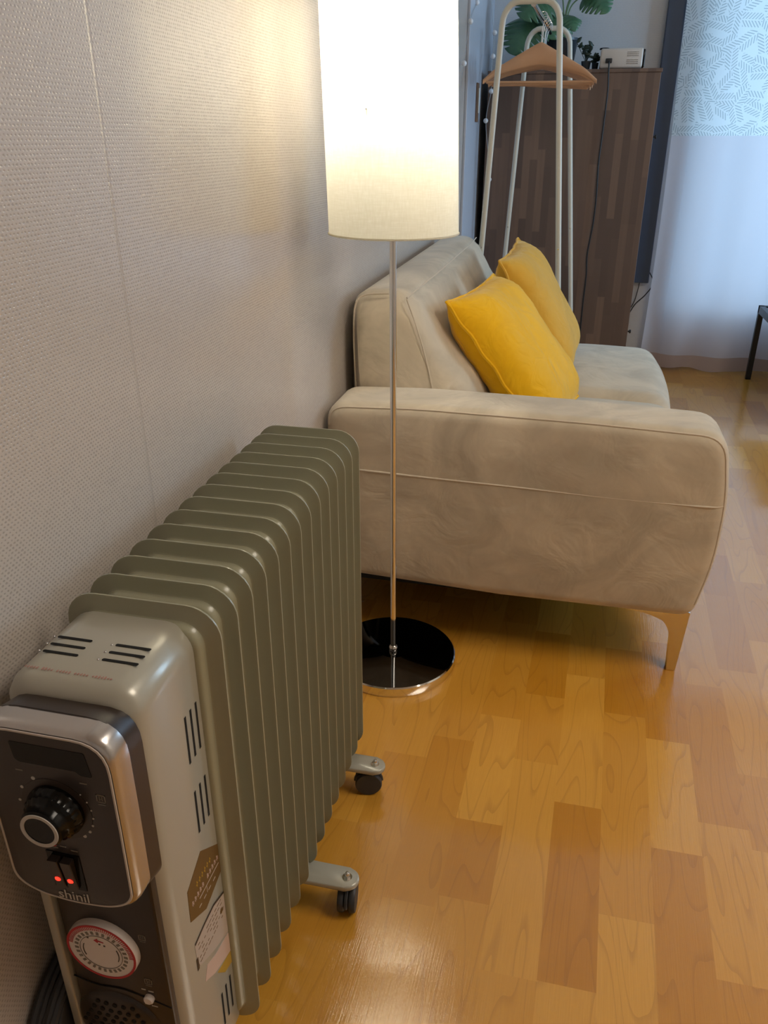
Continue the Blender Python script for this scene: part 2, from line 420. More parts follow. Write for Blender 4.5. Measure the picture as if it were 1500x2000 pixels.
def backrest(y0, y1):
    """profile extruded along y with a soft bulge and rounded ends"""
    rings = []; N = 26
    cx, cz = -.36, .45
    for i in range(N + 1):
        t = i / N; y = y0 + (y1 - y0) * t
        e = min(y - y0, y1 - y); R = .045
        ins = 0 if e >= R else R - math.sqrt(max(0, R * R - (R - e) ** 2))
        bul = .016 * math.sin(PI * t) ** .6
        ring = []
        for x, z in back_prof:
            fx = (x - cx); fz = (z - cz)
            l = math.hypot(fx, fz); s_ = max(.05, 1 - ins / max(l, .01))
            b = bul if fx > 0 and z > .5 else 0
            ring.append((cx + fx * s_ + b * .8, y, cz + fz * s_ + (b * .5 if z > .7 else 0)))
        rings.append(ring)
    return MB().loops(rings)
backrest(1.778, 3.06).build('backrest', M['suede'], sofa, angle=60)
MB().tube(spline([(-.366, 1.795, .795), (-.352, 1.87, .806), (-.342, 2.1, .812), (-.338, 2.4, .816), (-.342, 2.7, .811), (-.36, 3.0, .800)]), .0018, 6).build('back_top_seam', M['piping'], sofa)
MB().tube(spline([(-.366, 1.794, .792), (-.345, 1.785, .745), (-.325, 1.779, .69), (-.308, 1.778, .63), (-.295, 1.778, .57)]), .002, 6).build('back_side_seam', M['piping'], sofa)
MB().tube(spline([(-.487, 1.79, .58), (-.490, 1.788, .70), (-.486, 1.792, .775), (-.465, 1.800, .797), (-.41, 1.803, .802)]), .0022, 6).build('back_edge_piping', M['piping'], sofa)
MB().box(-.50, .30, AY1 - .005, 3.10, .165, .30, .03, 4).build('seat_base', M['suede'], sofa, angle=60)
def seat(y0, y1, xr, zt):
    mb = MB(); prof = round_poly([(-.19, .27), (-.19, zt - .01), (.05, zt), (xr - .02, zt - .008), (xr, .30), (xr - .01, .262)], [.02, .03, .1, .07, .03, .01], 7)
    rings = []; N = 18
    for i in range(N + 1):
        t = i / N; y = y0 + (y1 - y0) * t; e = min(y - y0, y1 - y); R = .035
        ins = 0 if e >= R else R - math.sqrt(max(0, R * R - (R - e) ** 2))
        b = .012 * math.sin(PI * t)
        rings.append([(x - (ins * .6 if x > .1 else 0) + (b if x > .25 else 0), y, z - (ins if z > .33 else -ins * .3) + (b if z > .35 else 0)) for x, z in prof])
    return mb.loops(rings)
seat(1.78, 2.425, .338, .415).build('seat_cushion', M['suede'], sofa, angle=60)
seat(2.425, 3.12, .335, .420).build('seat_cushion', M['suede'], sofa, angle=60)
MB().box(-.48, .27, 1.63, 3.06, .152, .170).build('underside', M['under'], sofa)
def sofa_leg(x, y, sx):
    # blade leg with a curved gusset; thin plate standing in the x-z plane
    o = [(0, .001), (.020, .001), (.030, .160), (-.115, .160), (-.115, .153), (-.060, .146), (-.024, .132), (-.010, .110), (-.004, .085)]
    o = [(sx * a, b) for a, b in o]
    if sx < 0: o = o[::-1]
    mb = MB().prism(round_poly(o, [.001, .001, .001, .001, .001, .02, .012, .012, .01], 4), (x, y, 0), (1, 0, 0), (0, 0, 1), (0, 1, 0), .022, .0015, 2)
    mb.build('leg', M['steel'], sofa, angle=30)
sofa_leg(.294, 1.628, 1); sofa_leg(.27, 3.02, 1); sofa_leg(-.475, 1.735, -1); sofa_leg(-.43, 3.02, -1)

# ---------------------------------------------------------------- cushions
def velvet(name, col):
    m, n, out = nt(name)
    p = node(n, 'ShaderNodeBsdfPrincipled'); p.inputs['Roughness'].default_value = .75
    p.inputs['Sheen Weight'].default_value = .45; p.inputs['Sheen Roughness'].default_value = .4; p.inputs['Sheen Tint'].default_value = (1, .85, .55, 1); p.inputs['Specular IOR Level'].default_value = .2
    tc = node(n, 'ShaderNodeTexCoord')
    a = node(n, 'ShaderNodeTexNoise', i_Scale=7., i_Detail=3., i_Distortion=.8); n.links.new(tc.outputs['Object'], a.inputs['Vector'])
    n.links.new(mixc(n, a.outputs['Fac'], tuple(v * .82 for v in col), tuple(min(1, v * 1.12) for v in col)), p.inputs['Base Color'])
    c = node(n, 'ShaderNodeTexNoise', i_Scale=14., i_Detail=3., i_Distortion=1.); n.links.new(tc.outputs['Object'], c.inputs['Vector'])
    b1 = node(n, 'ShaderNodeBump', i_Strength=.6, i_Distance=.014); n.links.new(c.outputs['Fac'], b1.inputs['Height'])
    n.links.new(b1.outputs[0], p.inputs['Normal']); n.links.new(p.outputs[0], out.inputs[0]); return m
M['mustard'] = velvet('mustard_velvet', sr(246, 186, 20))
M['mustard2'] = velvet('ochre_velvet', sr(222, 170, 60))
def cushion(label, c, e1, e2, half, T, m, loc, seed):
    rnd = random.Random(seed)
    e1 = Vector(e1).normalized(); e2 = Vector(e2); e2 = (e2 - e1 * e2.dot(e1)).normalized(); nn = e1.cross(e2); c = Vector(c)
    if nn.x < 0: nn = -nn
    root = empty('cushion', loc, label, 'cushion', 'yellow cushions on the sofa')
    N = 26
    def P(u, v, side):
        # pulled-in sides, pointed corners
        k = .055
        x = u * (1 - k * (1 - u * u) * 0 - k * (1 - v * v) * abs(u) ** 3) * half
        y = v * (1 - k * (1 - u * u) * abs(v) ** 3) * half
        h = T * ((max(0, 1 - u ** 4)) ** .62) * ((max(0, 1 - v ** 4)) ** .62)
        h *= 1 + .06 * math.sin(5 * u + seed) * math.cos(4 * v)
        wr = .0028 * math.sin(22 * (u * .6 + v) + seed) * max(0, abs(u) - .55) / .45 * (1 - u ** 4) * 2
        sag = .012 * (1 - v) * .5
        return c + e1 * x + e2 * y + nn * (side * (h + wr) - sag * 0)
    mb = MB()
    for side in (1, -1):
        G = [[mb.bm.verts.new(P(-1 + 2 * i / N, -1 + 2 * j / N, side)) for j in range(N + 1)] for i in range(N + 1)]
        for i in range(N):
            for j in range(N): mb.bm.faces.new((G[i][j], G[i + 1][j], G[i + 1][j + 1], G[i][j + 1]))
    bmesh.ops.remove_doubles(mb.bm, verts=mb.bm.verts, dist=1e-5)
    mb.build('cover', m, root, angle=80)
    path = []
    for k in range(4 * N):
        a, t = divmod(k, N); t = -1 + 2 * t / N
        u, v = ((t, -1), (1, t), (-t, 1), (-1, -t))[a]
        path.append(P(u, v, 0) + nn * .0025 * math.sin(k * 1.1 + seed))
    MB().tube(path, .0042, 6, closed=True).build('piping', m, root)
    return root
cushion('bright mustard cushion nearest the sofa arm, in front', (-.128, 2.105, .605), (.066, .4, .007), (.279, 0, -.34), .213, .078, M['mustard'], (-.1, 2.1, .42), 1.)
cushion('duller ochre cushion behind the bright one, near the clothes rack', (-.102, 2.64, .625), (.020, .4, .02), (.215, 0, -.36), .213, .075, M['mustard2'], (-.1, 2.64, .42), 2.3)

# ---------------------------------------------------------------- floor lamp
LX, LY = -.334, 1.527
M['chrome'] = mat('chrome', (.82, .81, .79), .07, metal=1., var=.02)
M['chrome_top'] = mat('dark_mirror_steel', (.11, .11, .11), .05, metal=1., var=.02)
def shade_mat():
    m, n, out = nt('linen_lampshade')
    tc = node(n, 'ShaderNodeTexCoord')
    s = node(n, 'ShaderNodeVectorMath', operation='MULTIPLY'); n.links.new(tc.outputs['Object'], s.inputs[0]); s.inputs[1].default_value = (300, 300, 60)
    a = node(n, 'ShaderNodeTexNoise', i_Scale=1., i_Detail=2.); n.links.new(s.outputs[0], a.inputs['Vector'])
    s2 = node(n, 'ShaderNodeVectorMath', operation='MULTIPLY'); n.links.new(tc.outputs['Object'], s2.inputs[0]); s2.inputs[1].default_value = (40, 40, 500)
    a2 = node(n, 'ShaderNodeTexNoise', i_Scale=1., i_Detail=2.); n.links.new(s2.outputs[0], a2.inputs['Vector'])
    f = mth(n, 'MULTIPLY', a.outputs['Fac'], a2.outputs['Fac'])
    c = mixc(n, f, sr(226, 222, 206), sr(255, 254, 248))
    d = node(n, 'ShaderNodeBsdfDiffuse'); t = node(n, 'ShaderNodeBsdfTranslucent')
    n.links.new(c, d.inputs[0]); n.links.new(c, t.inputs[0])
    mx = node(n, 'ShaderNodeMixShader'); mx.inputs[0].default_value = .45
    n.links.new(d.outputs[0], mx.inputs[1]); n.links.new(t.outputs[0], mx.inputs[2]); n.links.new(mx.outputs[0], out.inputs[0]); return m
M['shade'] = shade_mat()
M['bulb'] = mat('lit_bulb', (1., .95, .84), .4, emit=BULB, var=0)
lamp = empty('floor_lamp', (LX, LY, 0), 'lit chrome floor lamp with tall white drum shade and round base', 'floor lamp')
R = .146
b = MB().lathe([(R * .99, .0), (R, .003), (R, .022), (R - .0025, .0245)], (LX, LY, 0), n=72, cap=True).build('base', M['chrome'], lamp, angle=30)
tp = MB().lathe([(R - .003, .0246), (R - .006, .0252), (.036, .0255), (.0335, .0262), (.030, .0262)], (LX, LY, 0), n=72).build('base_plate', M['chrome_top'], lamp, angle=20)
tag(tp, 'dark mirror-polished base top')
MB().lathe([(.0085, .025), (.0105, .028), (.0105, .034), (.0085, .038), (.0062, .040)], (LX, LY, 0), n=24).build('collar', M['chrome'], lamp)
MB().tube([(LX, LY, .03), (LX - .0025, LY, .5), (LX - .006, LY, 1.0), (LX - .009, LY, 1.17)], .0066, 20).build('pole', M['chrome'], lamp)
sx = LX - .010
def shade_c(z): return sx + .006 - (z - .962) * .032
zs = [(.1210, .962), (.1200, 1.05), (.1180, 1.25), (.1150, 1.47)]
sh = MB().loops([[(shade_c(z) + r * math.cos(2 * PI * j / 80), LY + r * math.sin(2 * PI * j / 80), z) for j in range(80)] for r, z in zs], cap=False)
shade = sh.build('lamp_shade', M['shade'], lamp, angle=60)
for z, r in ((.962, .1213), (1.47, .1153)):
    MB().tube([(shade_c(z) + r * math.cos(a), LY + r * math.sin(a), z) for a in [2 * PI * i / 64 for i in range(64)]], .0018, 6, closed=True).build('shade_rim', M['shade'], lamp)
MB().lathe([(.014, 1.16), (.018, 1.17), (.018, 1.22), (.012, 1.222)], (sx, LY, 0), n=20).build('bulb_socket', M['white'], lamp)
MB().ball((sx, LY, 1.265), .034, 20).build('bulb', M['bulb'], lamp)
sp = MB()
for k in range(3):
    a = k * 2 * PI / 3 + .4
    sp.tube([(sx + .016 * math.cos(a), LY + .016 * math.sin(a), 1.165), (sx + .121 * math.cos(a), LY + .121 * math.sin(a), 1.165)], .0012, 6)
sp.build('shade_support', M['steel'], lamp)

# ---------------------------------------------------------------- oil heater
M['fin'] = mat('green_grey_enamel', sr(158, 156, 132), .28, var=.03, vs=8, coat=.15)
M['casing'] = mat('light_grey_casing', sr(176, 172, 158), .28, metal=.15, var=.02, coat=.3)
M['black'] = mat('glossy_black_plastic', (.004, .004, .004), .16, var=.1, spec=.25)
M['panel'] = mat('charcoal_panel', sr(66, 60, 58), .28, metal=.3, var=.05)
M['bezel'] = mat('dark_brown_plastic', sr(52, 42, 36), .35, var=.05)
M['silver'] = mat('silver_trim', sr(196, 192, 190), .22, metal=.85, var=.02)
M['rubber'] = mat('dark_grey_rubber', sr(52, 52, 54), .5, var=.06)
M['print'] = mat('pale_grey_print', sr(196, 190, 182), .5, var=.02)
M['printd'] = mat('dim_grey_print', sr(130, 122, 112), .5, var=.02)
M['redled'] = mat('lit_red_lamp', (1., .02, .01), .3, emit=3.5, var=0)
M['redprint'] = mat('red_print', sr(190, 40, 46), .5, var=.02)
M['redfaint'] = mat('faded_red_print', sr(176, 128, 116), .5, var=.02)
M['dial'] = mat('white_dial_plastic', sr(232, 222, 216), .35, var=.02)
M['slot'] = mat('dark_vent_opening', (.004, .004, .004), .9, var=0)
heater = empty('oil_heater', (-.40, .85, 0), 'grey-green oil-filled radiator heater on casters beside the left wall', 'heater')
FX0, FX1, FZ0, FZ1 = -.485, -.312, .056, .698
def fin(y):
    rings = []
    def ring(ins, dy, r): return [(x, y + dy, z) for x, z in rrect(FX0 + ins, FX1 - ins, FZ0 + ins, FZ1 - ins, r, 7)]
    seq = [(.062, -.0040, .008), (.048, -.0060, .012), (.041, -.0135, .015), (.026, -.0150, .021), (.0215, -.0142, .023), (.0190, -.0115, .024), (.0172, -.0040, .025), (.0150, -.0024, .027), (.003, -.0018, .034), (.0, -.0010, .036)]
    for s in seq: rings.append(ring(*s))
    for i, d, r in seq[::-1]: rings.append(ring(i, -d, r))
    return MB().loops(rings)
NF = 14
f0 = None
for i in range(NF):
    y = .616 + .0418 * i
    if f0 is None:
        f0 = fin(y).build('fin', M['fin'], heater, angle=38)
    else:
        c = f0.copy(); C.objects.link(c); c.parent = heater; c.matrix_parent_inverse = f0.matrix_parent_inverse.copy(); c.location = (0, .0418 * i, 0)
for z in (.635, .118):
    MB().tube([(-.3985, .60, z), (-.3985, 1.16, z)], .024, 20).build('oil_tube', M['fin'], heater)
# control box
BX0, BX1, BY0, BY1, BZ0, BZ1 = -.475, -.337, .488, .608, .05, .683
mb = MB()
def bring(y, ins): return [(x, y, z) for x, z in rrect(BX0 + ins, BX1 - ins, BZ0 + ins, BZ1 - ins, .030, 8)]
mb.loops([bring(BY1, .0012), bring(BY1 - .003, 0), bring(BY0 + .020, 0), bring(BY0 + .010, .0025), bring(BY0 + .003, .009), bring(BY0, .016)])
box = mb.build('control_box', M['casing'], heater, angle=40)
def sl(parts, name, m, parent=box, **k):
    o = parts.build(name, m, None, smooth=k.get('smooth', False)); o.parent = parent
    o.matrix_parent_inverse = parent.matrix_parent_inverse.copy() if False else Matrix.Identity(4)
    return o
# top vents
for (xa, xb) in ((-.455, -.418), (-.393, -.356)):
    for yy in (.557, .545, .533):
        sl(MB().prism(rrect(xa, xb, yy - .0018, yy + .0018, .0017, 3), (0, 0, BZ1 + .0002), (1, 0, 0), (0, 1, 0), (0, 0, 1), .0003), 'top_vent', M['slot'])
        sl(MB().ball((xa - .0035, yy - .001, BZ1), .0014, 8), 'rivet', M['silver'], smooth=True)
# side vents
def svent(ya, za, yb, zb):
    sl(MB().prism([(ya - .0016, za), (ya + .0016, za), (yb + .0016, zb), (yb - .0016, zb)], (BX1 + .0002, 0, 0), (0, 1, 0), (0, 0, 1), (1, 0, 0), .0003), 'side_vent', M['slot'])
for z0, z1 in ((.598, .539), (.500, .443), (.172, .115)):
    for yy in (.568, .580, .592): svent(yy, z0, yy - .001, z1)
# faint red warning line on the top
for k in range(30):
    if k in (5, 10, 16, 22): continue
    x = -.457 + k * .0030
    h = random.uniform(.0012, .0028)
    g = MB(); g.box(x, x + .0019, .5075, .5081, BZ1 + .0001, BZ1 + .0004); g.box(x + random.uniform(0, .001), x + .0016, .5075 - h / 2, .5075 + h, BZ1 + .0001, BZ1 + .0003)
    if k == 0: RW = g
    else:
        me = bpy.data.meshes.new('t'); g.bm.to_mesh(me); g.bm.free(); RW.bm.from_mesh(me); bpy.data.meshes.remove(me)
sl(RW, 'warning_text', M['redfaint'])
# lower dark front cover (recessed), under the control panel
lc = MB(); 
low = [(-.4615, .060), (-.4615, .50), (-.347, .50), (-.347, .060)]
lc.prism(round_poly(low, [.006] * 4, 3), (0, BY0 - .006, 0), (1, 0, 0), (0, 0, 1), (0, 1, 0), .012, .002, 2)
lowc = lc.build('front_cover', M['bezel'], heater)
FYL = BY0 - .006
MB().box(-.4745, -.4635, BY0 - .012, BY0 + .02, .052, .50, .002, 3).build('casing_edge', M['casing'], heater)
# panel body
pc = -.4035
def panel_outline(w, zt, zb, sag, r, rb):
    pts = [(pc - w, zt), (pc - w * 1.0, (zt + zb) / 2), (pc - w * .985, zb + .006), (pc - w * .62, zb - sag * .62), (pc, zb - sag), (pc + w * .62, zb - sag * .62), (pc + w * .985, zb + .006), (pc + w * 1.0, (zt + zb) / 2), (pc + w, zt)]
    return round_poly(pts[::-1], [r, 0, rb, .012, .015, .012, rb, 0, r], 6)
def pring(y, d):
    return [(x, y, z) for x, z in panel_outline(.068 - d, .672 - d, .471 + d * .7, .011, .034 - d * .5, .014)]
bz = MB(); bz.loops([[(x, BY0 + .004, z) for x, z in panel_outline(.0665, .668, .462, .013, .036, .014)], [(x, BY0 - .012, z) for x, z in panel_outline(.0665, .672, .466, .012, .036, .014)], [(x, BY0 - .020, z) for x, z in panel_outline(.0665, .673, .469, .011, .035, .014)]])
bez = bz.build('panel_bezel', M['bezel'], heater, angle=40)
sv = MB(); sv.loops([pring(BY0 - .0195, .000), pring(BY0 - .034, .0), pring(BY0 - .040, .0015), pring(BY0 - .0425, .0042)])
silver = sv.build('panel_trim', M['silver'], heater, angle=40)
PY = BY0 - .0432
fp = MB(); fp.loops([pring(BY0 - .040, .0048), pring(PY, .0052), pring(PY - .0002, .0064)])
face = fp.build('control_panel', M['panel'], heater, angle=40)
PF = PY - .0002
M['rim'] = mat('satin_rim', sr(206, 196, 186), .45, metal=.2, var=.02)
rm = MB(); rm.loops([pring(PF + .0002, .0046), pring(PF - .0006, .0050), pring(PF - .0006, .0066), pring(PF + .0001, .0069)], cap=False)
rm.build('panel_rim', M['rim'], heater, angle=40)
def onp(pts, name, m, y=PF, d=.0004, parent=face, smooth=False):
    return sl(MB().prism(pts, (0, y, 0), (1, 0, 0), (0, 0, 1), (0, -1, 0), d), name, m, parent, smooth=smooth)
def disc(cx, cz, r, name, m, y=PF, d=.0005, parent=face, n=24):
    return onp([(cx + r * math.cos(2 * PI * i / n), cz + r * math.sin(2 * PI * i / n)) for i in range(n)], name, m, y, d, parent)
def text(s, size, loc, rot, name, m, parent, depth=.0002, bold=0.):
    cu = bpy.data.curves.new('t', 'FONT'); cu.body = s; cu.size = size; cu.extrude = depth; cu.offset = bold; cu.align_x = 'CENTER'
    t = bpy.data.objects.new('t', cu); C.objects.link(t); bpy.context.view_layer.update()
    me = bpy.data.meshes.new_from_object(t.evaluated_get(bpy.context.evaluated_depsgraph_get()))
    bpy.data.objects.remove(t); bpy.data.curves.remove(cu)
    R_ = Matrix.LocRotScale(Vector(loc), rot, None)
    me.transform(R_); me.materials.clear(); me.materials.append(m)
    o = bpy.data.objects.new(name, me); C.objects.link(o); o.parent = parent; return o
from mathutils import Euler
RF = Euler((PI / 2, 0, 0))
# display window
onp(round_poly([(-.4345, .6545), (-.3625, .6545), (-.3585, .6285), (-.3690, .6285), (-.3740, .6325), (-.4285, .6325), (-.4325, .636)], [.002, .002, .002, .0018, .0018, .0018, .0018], 4), 'display', M['black'])
# dial knob
KX, KZ = -.4010, .5835
onp([(KX + .0345 * math.cos(2 * PI * i / 48), KZ + .0345 * math.sin(2 * PI * i / 48)) for i in range(48)], 'knob_plate', M['bezel'], d=.0006)
kb = MB(); n = 60
def kr(r, y, flute=0.): return [(KX + (r - flute * (.5 + .5 * math.cos(20 * a))) * math.cos(a), y, KZ + (r - flute * (.5 + .5 * math.cos(20 * a))) * math.sin(a)) for a in [2 * PI * i / n for i in range(n)]]
kb.loops([kr(.0275, PF, .0), kr(.0275, PF - .004), kr(.0265, PF - .006, .0012), kr(.0255, PF - .012, .0018), kr(.0225, PF - .014, .001), kr(.0205, PF - .017), kr(.0200, PF - .024), kr(.0185, PF - .0255)])
knob = sl(kb, 'knob', M['black'], face, smooth=True)
kf = MB(); kf.loops([[(KX + r * math.cos(a), y, KZ + r * math.sin(a)) for a in [2 * PI * i / 40 for i in range(40)]] for r, y in ((.0145, PF - .0257), (.0148, PF - .0264), (.0180, PF - .0264), (.0182, PF - .0257))], cap=False)
sl(kf, 'knob_ring', M['print'], face, smooth=True)
for k, a in enumerate([118, 148, 175, 205, 40, 25, 10, -5, -20, -35, -50]):
    r = .0365 if k < 4 else .0355
    disc(KX + r * math.cos(math.radians(a)), KZ + r * math.sin(math.radians(a)), (.0019, .0016, .0014, .0012)[k] if k < 4 else (.0007, .0008, .0009, .001, .0012, .0015, .0018)[k - 4], 'dial_mark', M['print'])
for x, z, wd in ((-.434, .622, .007), (-.372, .6195, .007), (-.4165, .5335, .007), (-.407, .5365, .006), (-.3965, .5335, .007)):
    onp([(x, z), (x + wd, z), (x + wd, z + .0012), (x, z + .0012)], 'dial_mark', M['printd'])
def frame_icon(x, z, s, name='icon', y=PF, parent=face, m=None):
    m = m or M['printd']; g = MB(); t = s * .12
    for a, b_, c_, d_ in ((0, s, 0, t), (0, s, s - t, s), (0, t, 0, s), (s - t, s, 0, s), (s * .3, s * .38, .25 * s, .8 * s), (s * .6, s * .68, .25 * s, .8 * s), (s * .3, s * .68, .45 * s, .52 * s), (s * .1, s * .9, -s * .3, -s * .2)):
        g.box(x + a, x + b_, y - .0004, y, z + c_, z + d_)
    return sl(g, name, m, parent)
frame_icon(-.3585, .6015, .009)
# rocker switches with red lamps
onp([(-.4235, .5285), (-.3895, .5285), (-.3885, .4835), (-.4215, .4835)], 'switch_plate', M['black'], d=.0008)
for x in (-.4135, -.4005):
    s_ = MB(); s_.prism([(0, .0), (.0025, .0), (.0075, .038), (0, .038)], (x - .0052, PF - .0006, .4865), (0, -1, 0), (0, 0, 1), (1, 0, 0), .0104, .0006, 2)
    sl(s_, 'rocker_switch', M['bezel'], face)
    sl(MB().lathe([(.0033, 0), (.0033, .0022), (.0022, .0032)], (x - .0005, PF - .0022, .4985), (0, -1, 0), 16), 'indicator_lamp', M['redled'], face, smooth=True)
text('shinil', .0165, (-.4045, PF - .0004, .4675), RF, 'brand_lettering', M['print'], face, bold=0.)
# timer dial
DX, DZ = -.4145, .3500
dl = MB(); dl.lathe([(.0405, 0), (.0405, .005), (.0400, .0072), (.0395, .0080)], (DX, FYL, DZ), (0, -1, 0), 64)
dial = dl.build('timer_dial', M['dial'], heater, angle=40)
DY = FYL - .0081
def annulus(r0, r1, name, m, y=DY, parent=dial, n=64):
    g = MB(); g.loops([[(DX + r * math.cos(a), yy, DZ + r * math.sin(a)) for a in [2 * PI * i / n for i in range(n)]] for r, yy in ((r0, y), (r0, y - .0004), (r1, y - .0004), (r1, y))], cap=False)
    return sl(g, name, m, parent, smooth=False)
annulus(.0372, .0398, 'dial_rim', M['redprint'])
tk = MB()
for i in range(96):
    a = 2 * PI * i / 96
    if not -.3 < a % (2 * PI) < 3.0: continue
    ca, sa = math.cos(a), math.sin(a)
    tk.prism([(-.0004, .0325), (.0004, .0325), (.0004, .0372), (-.0004, .0372)], (DX, DY, DZ), (-sa, 0, ca), (ca, 0, sa), (0, -1, 0), .0003)
sl(tk, 'red_ticks', M['redprint'], dial)
annulus(.0240, .0246, 'dial_ring', M['printd'])
tk = MB()
for i in range(28):
    a = 2 * PI * i / 28; ca, sa = math.cos(a), math.sin(a)
    tk.prism([(-.0015, .0262), (.0015, .0262), (.0015, .0305), (-.0015, .0305)], (DX, DY, DZ), (-sa, 0, ca), (ca, 0, sa), (0, -1, 0), .0003)
sl(tk, 'hour_marks', M['printd'], dial)
sl(MB().prism([(-.006, .017), (-.0015, .0205), (-.0015, .0180), (.005, .0165), (.005, .0155), (-.0015, .0165), (-.0015, .0140)], (DX, DY, DZ), (1, 0, 0), (0, 0, 1), (0, -1, 0), .0004), 'pointer_arrow', M['redprint'], dial)
for sgn in (1, -1):
    tk = MB(); tk.tube([(DX + sgn * .0205 * math.cos(a), DY - .0002, DZ + .0205 * math.sin(a)) for a in [math.radians(-25 + 7 * i) for i in range(8)]], .0005, 5)
    sl(tk, 'arc_arrow', M['bezel'], dial)
tk = MB()
for x, z in ((-.0135, .0185), (-.001, .0115), (.0045, .0105)): tk.box(DX + x, DX + x + .002, DY - .0004, DY, DZ + z, DZ + z + .0016)
sl(tk, 'hour_marks', M['bezel'], dial)
frame_icon(-.3725, .372, .008, y=FYL, parent=lowc); frame_icon(-.3755, .3015, .009, y=FYL, parent=lowc)
sl(MB().lathe([(.0058, 0), (.0058, .004), (.0048, .0048), (.0046, .0052)], (-.3725, FYL, .2795), (0, -1, 0), 20), 'timer_button', M['dial'], lowc, smooth=True)
for x, z, wd in ((-.381, .2905, .005), (-.373, .2895, .006), (-.380, .2665, .004), (-.372, .2655, .007)):
    onp([(x, z), (x + wd, z), (x + wd, z + .0015), (x, z + .0015)], 'icon', M['print'], y=FYL, parent=lowc)
# parting lines and perforated fan cover low on the front
sl(MB().tube(spline([(-.463, FYL, .287), (-.435, FYL - .0004, .281), (-.40, FYL - .0004, .283), (-.348, FYL, .270)]), .0009, 6), 'parting_line', M['slot'], lowc, smooth=True)
FCX, FCZ = -.415, .222
sl(MB().lathe([(.052, 0), (.050, .0025), (.046, .004), (.030, .0065), (.0, .0075)][:-1] , (FCX, FYL, FCZ), (0, -1, 0), 48), 'fan_cover', M['bezel'], lowc, smooth=True)
hl = MB()
for i in range(-4, 5):
    for j in range(-4, 5):
        x = i * .0105 + (j % 2) * .0052; z = j * .0092
        rr = math.hypot(x, z)
        if rr > .043: continue
        yb = FYL - (.0066 if rr < .030 else .0066 - (rr - .030) / .016 * .0024)
        hl.lathe([(.0029, 0), (.0029, .0005)], (FCX + x, yb, FCZ + z), (0, -1, 0), 12)
sl(hl, 'fan_holes', M['slot'], lowc)
# side stickers
M['stick'] = mat('brown_gold_sticker', sr(112, 84, 42), .4, metal=.2, var=.1)
M['gold'] = mat('gold_print', sr(196, 160, 60), .4, metal=.3)
M['pinkp'] = mat('pale_pink_print', sr(205, 176, 160), .5)
M['lab'] = mat('pale_label', sr(186, 170, 156), .5, var=.05)
def onside(pts, name, m, off=.0, d=.0004):
    return sl(MB().prism(pts, (BX1 + off, 0, 0), (0, 1, 0), (0, 0, 1), (1, 0, 0), d), name, m, box)
onside([(.6045, .386), (.563, .4186), (.5263, .3977), (.5244, .3543), (.5594, .3328), (.6045, .3453)], 'warning_sticker', M['stick'])
g = MB()
def stroke(g, y0, z0, y1, z1, wd, off): 
    d = Vector((y1 - y0, z1 - z0)); l = d.length; d /= l
    g.prism([(0, -wd / 2), (l, -wd / 2), (l, wd / 2), (0, wd / 2)], (BX1 + off, y0, z0), (0, d.x, d.y), (0, -d.y, d.x), (1, 0, 0), .0002)
rs = random.Random(4)
for k in range(11):      # white lettering row
    y = .532 + k * .0062; z = .372 + .0 * k
    if k == 5: continue
    stroke(g, y, z, y + .0035, z + rs.uniform(-.001, .001), .0016, .0004); stroke(g, y + .001, z - .003, y + .0013, z + .004, .0013, .0004); stroke(g, y + .0032, z - .003, y + .0034, z + .002, .0011, .0004)
sl(g, 'sticker_print', M['pinkp'])
g = MB()
for k in range(6):
    y = .545 + k * .0065; z = .386
    stroke(g, y, z, y + .004, z + .002, .0014, .0004); stroke(g, y + .002, z - .003, y + .002, z + .005, .0012, .0004)
sl(g, 'sticker_print', M['gold'])
g = MB()
stroke(g, .548, .3625, .598, .3625, .0012, .0004)
for k in range(4):
    stroke(g, .545 + k * .012, .352, .551 + k * .012, .352, .0014, .0004)
stroke(g, .566, .352, .566, .3625, .001, .0004)
sl(g, 'sticker_print', M['lab'])
onside([(.6045, .3078), (.5753, .3191), (.5493, .3184), (.5251, .3156), (.5258, .2946), (.530, .276), (.5618, .2577), (.6045, .2403)], 'rating_label', M['lab'])
g = MB(); stroke(g, .6035, .3090, .5755, .3192, .003, .0004); stroke(g, .5755, .3192, .5495, .3187, .003, .0004); stroke(g, .5495, .3187, .526, .3155, .003, .0004); stroke(g, .5262, .2935, .5262, .275, .004, .0004)
sl(g, 'sticker_print', M['bezel'])
g = MB()
for r_ in range(5):
    for k in range(9):
        y = .532 + k * .0072; 
        if rs.random() < .2: continue
        stroke(g, y, .308 - r_ * .007 , y + rs.uniform(.003, .006), .308 - r_ * .007 , .0012, .0004)
stroke(g, .588, .291, .596, .289, .005, .0004)
sl(g, 'sticker_print', M['stick'])
onside([(.5362, .2397), (.5447, .2567), (.5667, .2464), (.6045, .238), (.6045, .205), (.56, .222)], 'paper_tag', M['pinkp'])
onside([(.565, .215), (.6045, .2045), (.6045, .184), (.5821, .192)], 'gold_tag', M['gold'])
